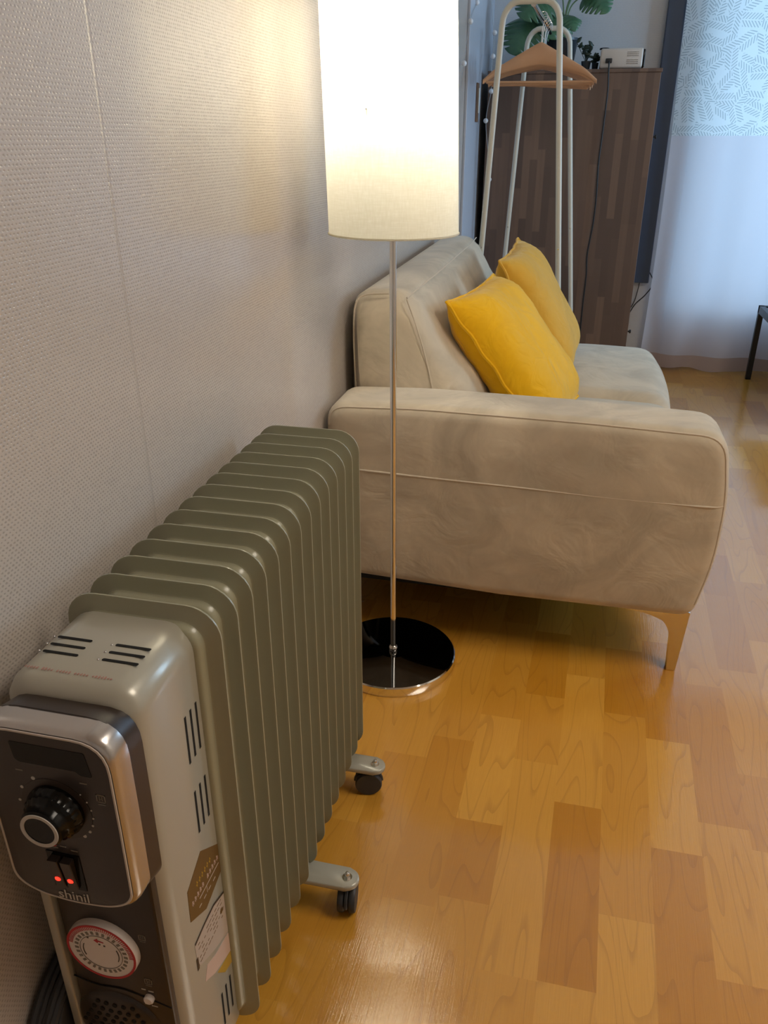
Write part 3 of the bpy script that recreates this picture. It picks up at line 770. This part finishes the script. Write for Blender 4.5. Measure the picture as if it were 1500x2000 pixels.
# caster brackets and wheels
def caster(bx, y, axis, bw, trail=0.):
    # bracket: flat tab with rounded tip reaching out from under the fins
    o = [(-.36, -bw), (bx - bw, -bw)] + [(bx - bw + bw * math.sin(a) * 1.0, -bw * math.cos(a)) for a in [PI * i / 12 for i in range(1, 12)]] + [(bx - bw, bw), (-.36, bw)]
    br = MB().prism([(a, b_ * (1.15 if a < bx - bw - .01 else 1)) for a, b_ in o], (0, y, .056), (1, 0, 0), (0, 1, 0), (0, 0, 1), .010, .003, 2).build('caster_bracket', M['casing'], heater, angle=50)
    cx = bx - bw
    nut = MB(); nut.lathe([(.0078, 0), (.0078, .0012)], (cx, y, .066), n=24); nut.lathe([(.0058, .0012), (.0058, .005), (.0045, .006)], (cx, y, .066), n=6); nut.lathe([(.0042, .005), (.0042, .0075), (.003, .0100), (.001, .011)], (cx, y, .066), n=16)
    sl(nut, 'cap_nut', M['chrome'], br, smooth=True)
    ax = Vector(axis).normalized(); ctr = Vector((cx - trail, y, .0250))
    w_ = MB()
    for s_ in (-1, 1):
        w_.lathe([(.006, 0), (.018, 0), (.0230, .001), (.0250, .003), (.0250, .0095), (.0235, .0118), (.010, .0128)], ctr + ax * (s_ * .0022), ax * s_, 32)
    w_.build('caster_wheel', M['rubber'], heater, angle=50)
    f_ = MB(); side = ax.cross(Vector((0, 0, 1)))
    ring = []
    pts = [(side * (.0235 * math.cos(a)) + Vector((0, 0, 1)) * (.0235 * math.sin(a))) for a in [math.radians(0 + 15 * i) for i in range(13)]]
    f_.tube([ctr + p * 1.06 for p in pts], .0030, 6); f_.tube([(cx, y, .045), (cx, y, .060)], .005, 12)
    f_.build('caster_fork', M['rubber'], heater)
caster(-.2395, .852, (1, .12, 0), .019)
caster(-.2560, 1.105, (.25, -1, 0), .019, .013)
# power cord bundle hooked on the wall side of the box
cb = MB()
for k in range(5):
    ry, rz = .098 - .004 * (k % 2), .122 - .004 * (k % 3)
    cb.tube([(-.505 + .0055 * k, .522 + ry * math.cos(a), .145 + rz * math.sin(a)) for a in [2 * PI * i / 36 for i in range(36)]], .0050, 8, closed=True)
MB().prism([(.088 * math.cos(2 * PI * i / 36), .110 * math.sin(2 * PI * i / 36)) for i in range(36)], (-.506, .522, .145), (0, 1, 0), (0, 0, 1), (1, 0, 0), .026, .004, 2).build('cord_holder', M['rubber'], heater)
tag(cb.build('power_cord', M['rubber'], heater), 'black coiled power cord')

# ---------------------------------------------------------------- clothes rack
M['cream'] = mat('cream_painted_steel', sr(214, 208, 192), .4, var=.02)
rack = empty('clothes_rack', (-.2, 3.6, 0), 'cream tubular clothes rack behind the far end of the sofa', 'clothes rack')
def rack_frame(y, xl, xr, xbl, xbr, zt):
    o = []; z1 = zt - .07
    left_top = (xl, y, z1); right_top = (xr, y, z1); r = .055
    path = [(xbl, y, .012), (xbl * .6 + xl * .4, y, .012 * .6 + z1 * .4), left_top]
    path += [(xl + r - r * math.cos(a), y, z1 + (zt - z1) * math.sin(a)) for a in [PI / 2 * i / 6 for i in range(1, 7)]]
    path += [(xr - r + r * math.sin(a), y, z1 + (zt - z1) * math.cos(a)) for a in [PI / 2 * i / 6 for i in range(0, 7)]]
    path += [(xbr * .6 + xr * .4, y, .012 * .6 + z1 * .4), (xbr, y, .012)]
    fr = MB().tube(path, .0105, 12).build('rack_frame', M['cream'], rack)
    for (x0, x1) in ((xl, xbl), (xr, xbr)):
        zz = .745; t = (z1 - zz) / z1; x = x0 + (x1 - x0) * t
        s = MB().lathe([(.0030, 0), (.0026, .002)], (x, y - .0100, zz), (0, -1, 0), 10).build('screw', M['steel']); s.parent = fr
    MB().tube([(xbl, y, .16), (xbr, y, .16)], .008, 10).build('lower_bar', M['cream'], rack)
    for x in (xbl, xbr): MB().lathe([(.0115, 0), (.0145, .003), (.0145, .022), (.0115, .026)], (x, y, 0), n=16).build('foot', M['cream'], rack)
    return fr
rack_frame(3.2, -.329, -.134, -.395, -.010, 1.545)
rack_frame(4.0, -.300, -.117, -.365, .030, 1.548)
RX, RZ = -.222, 1.528
MB().tube([(RX - .004, 3.2, RZ + .008), (RX + .018, 4.0, RZ + .006)], .0095, 14).build('rail', M['chrome'], rack)
# hangers
M['hwood'] = mat('beech_wood', sr(198, 150, 112), .4, var=.10, vs=12)
hbase = None
def hanger_parts(root):
    o = Vector(root.location)
    # shoulder: curved board with swelling centre
    N = 24; rings = []
    for i in range(N + 1):
        t = -1 + 2 * i / N; x = t * .218
        top = -.086 - .116 * abs(t) ** 1.05 - (.0 if abs(t) < .8 else .012 * (abs(t) - .8) / .2)
        hh = .030 * (1 - abs(t)) ** 1.3 + .0085; hw = .0062 + .001 * abs(t)
        yo = -.018 * t * t
        cz = top - hh
        rings.append([(x, yo + hw * math.cos(a), cz + hh * math.sin(a)) for a in [2 * PI * j / 12 for j in range(12)]])
    def bl(mb, name, m):
        ob = mb.build(name, m, None); ob.parent = root; return ob
    bl(MB().loops(rings), 'shoulder', M['hwood'])
    bl(MB().tube([(-.205, -.014, -.224), (0, -.006, -.2245), (.205, -.014, -.224)], .0048, 10), 'bar', M['hwood'])
    hk = [(0, 0, -.090), (0, 0, -.050), (.003, 0, -.030)] + [(.0175 * math.sin(a), 0, -.0038 - .0175 * math.cos(a)) for a in [math.radians(20 + 25 * i) for i in range(10)]]
    bl(MB().tube(hk, .0017, 8), 'hook', M['chrome'])
hd = ['wooden hanger on the rack rail, nearest the camera', 'wooden hanger on the rack rail, second from the camera', 'wooden hanger on the rack rail, middle one of the five', 'wooden hanger on the rack rail, fourth from the camera', 'wooden hanger on the rack rail, farthest, by the far frame']
first = None
for k, (y, rz) in enumerate(((3.60, 5), (3.67, 1), (3.735, -3), (3.80, -8), (3.87, -13))):
    h = empty('clothes_hanger', (RX - .004 + (y - 3.2) / .8 * .022, y, RZ + .0065 + .0135), hd[k], 'hanger', 'wooden hangers on the clothes rack')
    h.rotation_euler = (0, math.radians((0, 1.5, -.8, 2.6, 3.8)[k]), math.radians(rz))
    if first is None: first = h; hanger_parts(h)
    else:
        for ch in list(first.children):
            c = ch.copy(); C.objects.link(c); c.parent = h

# ---------------------------------------------------------------- wardrobe and things on it
def dark_strip_wood():
    m, n, out = nt('dark_walnut_strips')
    p = node(n, 'ShaderNodeBsdfPrincipled'); p.inputs['Roughness'].default_value = .42
    tc = node(n, 'ShaderNodeTexCoord'); sx_ = node(n, 'ShaderNodeSeparateXYZ'); n.links.new(tc.outputs['Object'], sx_.inputs[0])
    col = mth(n, 'FLOOR', mth(n, 'DIVIDE', mth(n, 'ADD', sx_.outputs['X'], sx_.outputs['Y']), .034))
    wn = node(n, 'ShaderNodeTexWhiteNoise', noise_dimensions='1D'); n.links.new(col, wn.inputs['W'])
    seg = mth(n, 'FLOOR', mth(n, 'ADD', mth(n, 'DIVIDE', sx_.outputs['Z'], .36), mth(n, 'MULTIPLY', wn.outputs['Value'], 7.3)))
    w2 = node(n, 'ShaderNodeTexWhiteNoise', noise_dimensions='2D'); cb_ = node(n, 'ShaderNodeCombineXYZ'); n.links.new(col, cb_.inputs[0]); n.links.new(seg, cb_.inputs[1]); n.links.new(cb_.outputs[0], w2.inputs['Vector'])
    s = node(n, 'ShaderNodeVectorMath', operation='MULTIPLY'); n.links.new(tc.outputs['Object'], s.inputs[0]); s.inputs[1].default_value = (90, 90, 3)
    g_ = node(n, 'ShaderNodeTexNoise', i_Scale=1., i_Detail=3.); n.links.new(s.outputs[0], g_.inputs['Vector'])
    c = mixc(n, mth(n, 'POWER', w2.outputs['Value'], 1.6), sr(94, 76, 68), sr(132, 106, 90))
    c = mixc(n, mth(n, 'MULTIPLY', g_.outputs['Fac'], .5), c, sr(84, 68, 62))
    n.links.new(c, p.inputs['Base Color']); n.links.new(p.outputs[0], out.inputs[0]); return m
M['walnut'] = dark_strip_wood()
ward = empty('wardrobe', (-.09, 4.27, 0), 'tall dark brown strip-wood cabinet in the far left corner', 'cabinet')
MB().box(-.470, .279, 4.10, 4.43, .04, 1.385, .002).build('body', M['walnut'], ward, smooth=False)
MB().box(-.474, .283, 4.096, 4.435, 1.385, 1.400, .002).build('top_board', M['walnut'], ward, smooth=False)
MB().box(-.46, .27, 4.13, 4.42, 0, .04).build('plinth', M['walnut'], ward, smooth=False)
ZT = 1.400
# projector
M['cream2'] = mat('off_white_plastic', sr(206, 196, 186), .4, var=.02)
prj = empty('projector', (.11, 4.19, ZT), 'small off-white box-shaped device with vents on the dark cabinet', 'projector')
pb = MB().box(.014, .196, 4.115, 4.26, ZT + .002, ZT + .080, .010, 4).build('casing', M['cream2'], prj)
MB().box(.190, .204, 4.120, 4.255, ZT + .005, ZT + .075, .004, 3).build('front_face', M['black'], prj)
MB().lathe([(.022, 0), (.021, .006), (.017, .008)], (.03, 4.19, ZT + .080), n=24).build('top_dial', M['black'], prj)
g = MB()
for r_ in range(2):
    for q in range(3):
        for k in range(9):
            x = .128 + k * .0055
            g.box(x, x + .0035, 4.1142, 4.1152, ZT + .018 + r_ * .030 + q * .007, ZT + .021 + r_ * .030 + q * .007)
g.build('vent_grille', M['printd'], prj, smooth=False)
M['cable'] = mat('black_cable', (.012, .012, .013), .45)
cab = empty('power_cable', (.055, 4.08, ZT - .8), 'black power cable hanging from the projector down the cabinet front', 'cable')
MB().box(.038, .066, 4.095, 4.1148, ZT + .022, ZT + .040, .003, 2).build('plug', M['cable'], cab)
MB().tube(spline([(.053, 4.098, ZT + .028), (.054, 4.086, ZT + .018), (.057, 4.084, ZT - .03), (.061, 4.086, 1.307), (.058, 4.09, 1.15), (.054, 4.088, 1.019), (.060, 4.088, .88), (.058, 4.09, .755), (.046, 4.088, .62), (.052, 4.09, .522), (.050, 4.088, .40), (.051, 4.09, .251), (.055, 4.088, .10), (.07, 4.05, .006), (.15, 4.02, .005)]), .0034, 8).build('cord', M['cable'], cab)

# plants
def leafmat(name, a, b_):
    m, n, out = nt(name); p = node(n, 'ShaderNodeBsdfPrincipled'); p.inputs['Roughness'].default_value = .4
    tc = node(n, 'ShaderNodeTexCoord'); z = node(n, 'ShaderNodeTexNoise', i_Scale=18., i_Detail=3.); n.links.new(tc.outputs['Object'], z.inputs['Vector'])
    n.links.new(mixc(n, z.outputs['Fac'], a, b_), p.inputs['Base Color']); n.links.new(p.outputs[0], out.inputs[0]); return m
M['leaf'] = leafmat('monstera_leaf', sr(40, 84, 60), sr(92, 132, 96))
M['leafd'] = leafmat('dark_small_leaf', sr(22, 40, 34), sr(48, 66, 54))
M['stem'] = mat('pale_green_stem', sr(120, 150, 110), .5)
M['pot'] = mat('dark_glazed_pot', sr(44, 52, 60), .35)
M['soil'] = mat('soil', sr(48, 38, 30), .95, bump=.5)
def leaf(parent, base, tip, width, up, split=True, droop=.02, m=None, name='leaf'):
    base, tip = Vector(base), Vector(tip); ax = tip - base; L = ax.length; ax.normalize(); up = Vector(up).normalized()
    side = ax.cross(up).normalized(); nn = side.cross(ax).normalized()
    N = 30; mb = MB()
    def wdt(t):
        b_ = math.sin(PI * min(1, t ** .62)) ** .75 if 0 < t < 1 else 0
        return width * b_
    ctr = []; 
    for i in range(N + 1):
        t = i / N
        ctr.append(base + ax * L * t + nn * (droop * math.sin(PI * t)))
    for sgn in (1, -1):
        rows = []
        for i in range(N + 1):
            t = i / N; wv = wdt(t)
            if split and .15 < t < .92 and (i % 4 == 0): wv *= .42
            inner = mb.bm.verts.new(ctr[i])
            mid = mb.bm.verts.new(ctr[i] + side * sgn * wv * .5 + ax * wv * .12 - nn * wv * .06)
            out_ = mb.bm.verts.new(ctr[i] + side * sgn * wv + ax * wv * .32 - nn * wv * .28)
            rows.append((inner, mid, out_))
        for a, b_ in zip(rows, rows[1:]):
            for j in (0, 1):
                try: mb.bm.faces.new((a[j], b_[j], b_[j + 1], a[j + 1]))
                except ValueError: pass
    bmesh.ops.remove_doubles(mb.bm, verts=mb.bm.verts, dist=1e-5)
    o = mb.build(name, m or M['leaf'], parent, angle=80)
    sd = o.modifiers.new('thick', 'SOLIDIFY'); sd.thickness = .0012
    return o
mon = empty('monstera_plant', (-.17, 4.27, ZT), 'leafy green split-leaf plant in a dark pot on the cabinet', 'plant')
PX, PYY = -.165, 4.27
MB().lathe([(.050, .0), (.058, .006), (.074, .12), (.078, .125), (.078, .135), (.070, .135), (.068, .120), (.02, .118)], (PX, PYY, ZT), n=36).build('pot', M['pot'], mon)
MB().lathe([(.067, .0), (.03, .006), (.005, .007)], (PX, PYY, ZT + .117), n=24).build('soil', M['soil'], mon)
lv = [((-.285, 4.22, 1.63), (-.375, 4.14, 1.465), .120, (-.2, -.9, .35)),
      ((-.23, 4.24, 1.70), (-.34, 4.12, 1.60), .105, (0, -.8, .6)),
      ((-.17, 4.22, 1.63), (-.215, 4.11, 1.52), .085, (.1, -.9, .4)),
      ((-.075, 4.23, 1.70), (.028, 4.14, 1.615), .075, (.1, -.8, .6)),
      ((-.12, 4.24, 1.72), (-.05, 4.13, 1.70), .07, (.1, -.7, .7)),
      ((-.19, 4.26, 1.76), (-.25, 4.15, 1.78), .08, (0, -.7, .7)),
      ((-.10, 4.3, 1.74), (.02, 4.31, 1.79), .07, (0, -.5, .8)),
      ((-.15, 4.2, 1.62), (-.105, 4.11, 1.545), .050, (.3, -.9, .3))]
for bs_, tp_, wd, up_ in lv:
    lf = leaf(mon, bs_, tp_, wd, up_)
    mid = (Vector(bs_) * .5 + Vector((PX, PYY, ZT + .2)) * .5); mid.x = mid.x * .6 + PX * .4
    MB().tube(spline([(PX + random.uniform(-.02, .02), PYY, ZT + .12), mid, bs_], 6), .0032, 7).build('stem', M['stem'], mon)
def small_plant(loc, label, n_, seed, h, pr):
    r = random.Random(seed); e = empty('potted_plant', loc, label, 'plant', 'small dark potted plants on the cabinet')
    x, y, z = loc
    MB().lathe([(pr * .75, 0), (pr, .035), (pr * .9, .035), (pr * .8, .030)], loc, n=20).build('pot', M['pot'], e)
    stm = MB()
    for k in range(n_):
        a = r.uniform(0, 2 * PI); l = r.uniform(.5, 1) * h; sp_ = r.uniform(.15, .7)
        tip = Vector((x + math.cos(a) * l * sp_, y + math.sin(a) * l * sp_ * .5, z + .03 + l * (1 - sp_ * .5)))
        stm.tube([(x, y, z + .028), tip], .0014, 5)
        for q in range(3):
            b_ = tip.lerp(Vector((x, y, z + .03)), q * .28); d = Vector((r.uniform(-1, 1), r.uniform(-.6, .2), r.uniform(-.1, .9))).normalized()
            leaf(e, b_, b_ + d * .028, .0075, (d.z * .3, -1, .5), False, .003, M['leafd'])
    stm.build('stem', M['leafd'], e)
small_plant((-.045, 4.16, ZT), 'small dark spiky plant just left of the projector', 7, 3, .11, .022)
small_plant((-.005, 4.25, ZT), 'low dark rosette plant tucked behind the projector corner', 5, 9, .05, .016)

# string of fairy lights
M['wire'] = mat('clear_wire', sr(170, 172, 176), .4)
M['pearl'] = mat('white_pearl_bulb', sr(226, 228, 232), .3)
fl = empty('string_lights', (-.48, 4.05, 1.2), 'thin string of small white round bulbs hanging by the left corner', 'string lights')
path = [(-.498, 3.42, 1.30), (-.499, 3.49, 1.39), (-.499, 3.63, 1.545), (-.499, 3.8, 1.62), (-.499, 3.954, 1.70), (-.470, 4.06, 1.66), (-.452, 4.075, 1.50), (-.456, 4.075, 1.40), (-.452, 4.075, 1.32), (-.470, 4.075, 1.20), (-.452, 4.075, 1.06), (-.440, 4.075, .95), (-.455, 4.075, .80)]
MB().tube(spline(path, 5), .0011, 5).build('wire', M['wire'], fl)
b0 = MB().ball((0, 0, 0), .0110, 12).build('bulb', M['pearl'])
bp_ = [(-.498, 3.49, 1.385), (-.498, 3.63, 1.54), (-.498, 3.80, 1.625), (-.450, 4.072, 1.545), (-.452, 4.072, 1.455), (-.452, 4.072, 1.317), (-.470, 4.07, 1.197), (-.440, 4.072, .948)]
for k, p_ in enumerate(bp_):
    o = b0 if k == 0 else b0.copy()
    if k: C.objects.link(o)
    o.parent = fl; o.location = Vector(p_) - fl.location

# loose cables under the window jamb
cw = MB(); cw.tube(spline([(.345, 4.47, .52), (.37, 4.46, .50), (.40, 4.47, .44), (.37, 4.47, .38), (.325, 4.47, .33), (.30, 4.47, .28)]), .0028, 6)
cw.tube(spline([(.335, 4.48, .46), (.328, 4.475, .40), (.318, 4.48, .34), (.30, 4.48, .30)]), .0022, 6)
tag(cw.build('wall_cable', M['cable']), 'thin black cables on the white wall between cabinet and curtain', 'cable')
kn = MB().lathe([(.004, 0), (.004, .012), (.009, .014), (.009, .020), (.006, .022)], (.2795, 4.20, 1.13), (1, 0, 0), 14).build('cabinet_knob', M['cable'], ward)
kn = MB().lathe([(.004, 0), (.004, .012), (.009, .014), (.009, .020), (.006, .022)], (.2795, 4.20, .24), (1, 0, 0), 14).build('cabinet_knob', M['cable'], ward)

# ---------------------------------------------------------------- curtain
def curtain_mat(pattern, trans, col):
    m, n, out = nt('leaf_print_sheer' if pattern else 'plain_sheer')
    tc = node(n, 'ShaderNodeTexCoord'); base = col
    c = base
    if pattern:
        sx_ = node(n, 'ShaderNodeSeparateXYZ'); n.links.new(tc.outputs['Object'], sx_.inputs[0])
        fl_ = node(n, 'ShaderNodeCombineXYZ'); n.links.new(sx_.outputs['X'], fl_.inputs[0]); n.links.new(sx_.outputs['Z'], fl_.inputs[1])
        K = 14.
        v = node(n, 'ShaderNodeTexVoronoi', voronoi_dimensions='2D', i_Scale=K, i_Randomness=.55); n.links.new(fl_.outputs[0], v.inputs['Vector'])
        sc_ = node(n, 'ShaderNodeVectorMath', operation='SUBTRACT'); n.links.new(fl_.outputs[0], sc_.inputs[0]); n.links.new(v.outputs['Position'], sc_.inputs[1])
        wn = node(n, 'ShaderNodeTexWhiteNoise', noise_dimensions='2D'); n.links.new(v.outputs['Position'], wn.inputs['Vector'])
        ang = mth(n, 'MULTIPLY', wn.outputs['Value'], 2 * PI)
        rt_ = node(n, 'ShaderNodeVectorRotate', rotation_type='Z_AXIS'); n.links.new(sc_.outputs[0], rt_.inputs['Vector']); n.links.new(ang, rt_.inputs['Angle'])
        s2 = node(n, 'ShaderNodeSeparateXYZ'); n.links.new(rt_.outputs[0], s2.inputs[0])
        ab = mth(n, 'ABSOLUTE', s2.outputs['Y'])
        st_ = mth(n, 'FRACT', mth(n, 'MULTIPLY', mth(n, 'SUBTRACT', s2.outputs['X'], mth(n, 'MULTIPLY', ab, .8)), 74.))
        on = mth(n, 'LESS_THAN', st_, .40)
        on = mth(n, 'MULTIPLY', on, mth(n, 'LESS_THAN', ab, .028)); on = mth(n, 'MULTIPLY', on, mth(n, 'GREATER_THAN', ab, .003))
        on = mth(n, 'MULTIPLY', on, mth(n, 'GREATER_THAN', 1.0, mth(n, 'MULTIPLY', v.outputs['Distance'], 1.35)))
        c = mixc(n, mth(n, 'MULTIPLY', on, .42), base, sr(70, 96, 104))
    d = node(n, 'ShaderNodeBsdfDiffuse'); t = node(n, 'ShaderNodeBsdfTranslucent')
    for s in (d, t):
        if isinstance(c, tuple): s.inputs[0].default_value = (*c, 1)
        else: n.links.new(c, s.inputs[0])
    mx = node(n, 'ShaderNodeMixShader'); mx.inputs[0].default_value = trans
    n.links.new(d.outputs[0], mx.inputs[1]); n.links.new(t.outputs[0], mx.inputs[2]); n.links.new(mx.outputs[0], out.inputs[0]); return m
M['cur_u'] = curtain_mat(True, .62, sr(236, 238, 238)); M['cur_l'] = curtain_mat(False, .55, sr(228, 222, 226)); M['cur_h'] = curtain_mat(False, .25, sr(190, 172, 166))
cur = empty('curtain', (1.2, 4.42, 0), 'white sheer curtain with leaf-printed upper half over the window', 'curtain')
CX0, CX1 = .378, 2.24
def cy(x, z):
    u = x - CX0
    f = .020 * math.sin(u * 26 + .6 * math.sin(u * 5)) + .012 * math.sin(u * 11 + 1.)
    f *= .45 + .55 * min(1, max(0, (1.9 - z) / 1.9))
    return 4.418 + f * (.8 if u > .1 else 1.1)
def cloth(z0, z1, nz, wav=False):
    mb = MB(); NX = 260; G = []
    for i in range(NX + 1):
        x = CX0 + (CX1 - CX0) * i / NX
        col = []
        for j in range(nz + 1):
            z = z0 + (z1 - z0) * j / nz
            zz = z + (.006 * math.sin(x * 14) + .004 * math.sin(x * 33) if (wav and j == 0) else 0)
            xx = x + (.012 * math.sin(z * 2.2) if i < 30 else 0) * (1 - i / 30)
            col.append(mb.bm.verts.new((xx, cy(x, z), zz)))
        G.append(col)
    for i in range(NX):
        for j in range(nz): mb.bm.faces.new((G[i][j], G[i + 1][j], G[i + 1][j + 1], G[i][j + 1]))
    return mb
cloth(1.135, 2.26, 14).build('printed_panel', M['cur_u'], cur, angle=90)
cloth(.082, 1.135, 14).build('plain_panel', M['cur_l'], cur, angle=90)
cloth(.012, .082, 2, True).build('hem', M['cur_h'], cur, angle=90)
MB().tube([(.30, 4.42, 2.265), (2.27, 4.42, 2.265)], .010, 12).build('curtain_rail', M['white'], cur)

# ---------------------------------------------------------------- side table at the right
M['tblack'] = mat('black_table_metal', sr(26, 28, 34), .4, metal=.2)
M['ttop'] = mat('black_glass_top', sr(40, 46, 58), .12, coat=.5)
tb = empty('coffee_table', (1.3, 4.0, 0), 'black metal-framed low table at the right edge, before the curtain', 'table')
TX0, TX1, TY0, TY1, TZ = .905, 1.75, 3.55, 4.335, .372
MB().box(TX0 + .025, TX1 - .025, TY0 + .025, TY1 - .025, TZ - .012, TZ - .004).build('table_top', M['ttop'], tb, smooth=False)
fr = MB()
for b_ in ((TX0, TX1, TY0, TY0 + .025), (TX0, TX1, TY1 - .025, TY1), (TX0, TX0 + .025, TY0, TY1), (TX1 - .025, TX1, TY0, TY1)): fr.box(b_[0], b_[1], b_[2], b_[3], TZ - .035, TZ)
fr.build('table_frame', M['tblack'], tb, smooth=False)
for x, y in ((TX0, TY0), (TX0, TY1 - .025), (TX1 - .025, TY0), (TX1 - .025, TY1 - .025)):
    MB().box(x, x + .025, y, y + .025, 0, TZ - .03, .001).build('leg', M['tblack'], tb, smooth=False)

# ceiling lamp added out of view to give the room its soft fill
M['opal'] = mat('opal_diffuser', (1., .88, .74), .4, emit=2.0, var=0)
cl = empty('added_ceiling_lamp', (1.3, .9, ZC), 'added square opal ceiling lamp for soft fill, out of view', 'ceiling lamp')
MB().box(.83, 1.77, .43, 1.37, 2.305, ZC, .004).build('lamp_body', M['white'], cl, smooth=False)
MB().box(.85, 1.75, .45, 1.35, 2.295, 2.306, .003).build('diffuser', M['opal'], cl, smooth=False)

# parts nested under mesh parts were built in world coordinates: keep them where they stand
bpy.context.view_layer.update()
for o in list(C.objects):
    p = o.parent
    if p is not None and p.type == 'MESH' and p.parent is not None:
        o.matrix_parent_inverse = p.matrix_world.inverted()
bpy.context.view_layer.update()
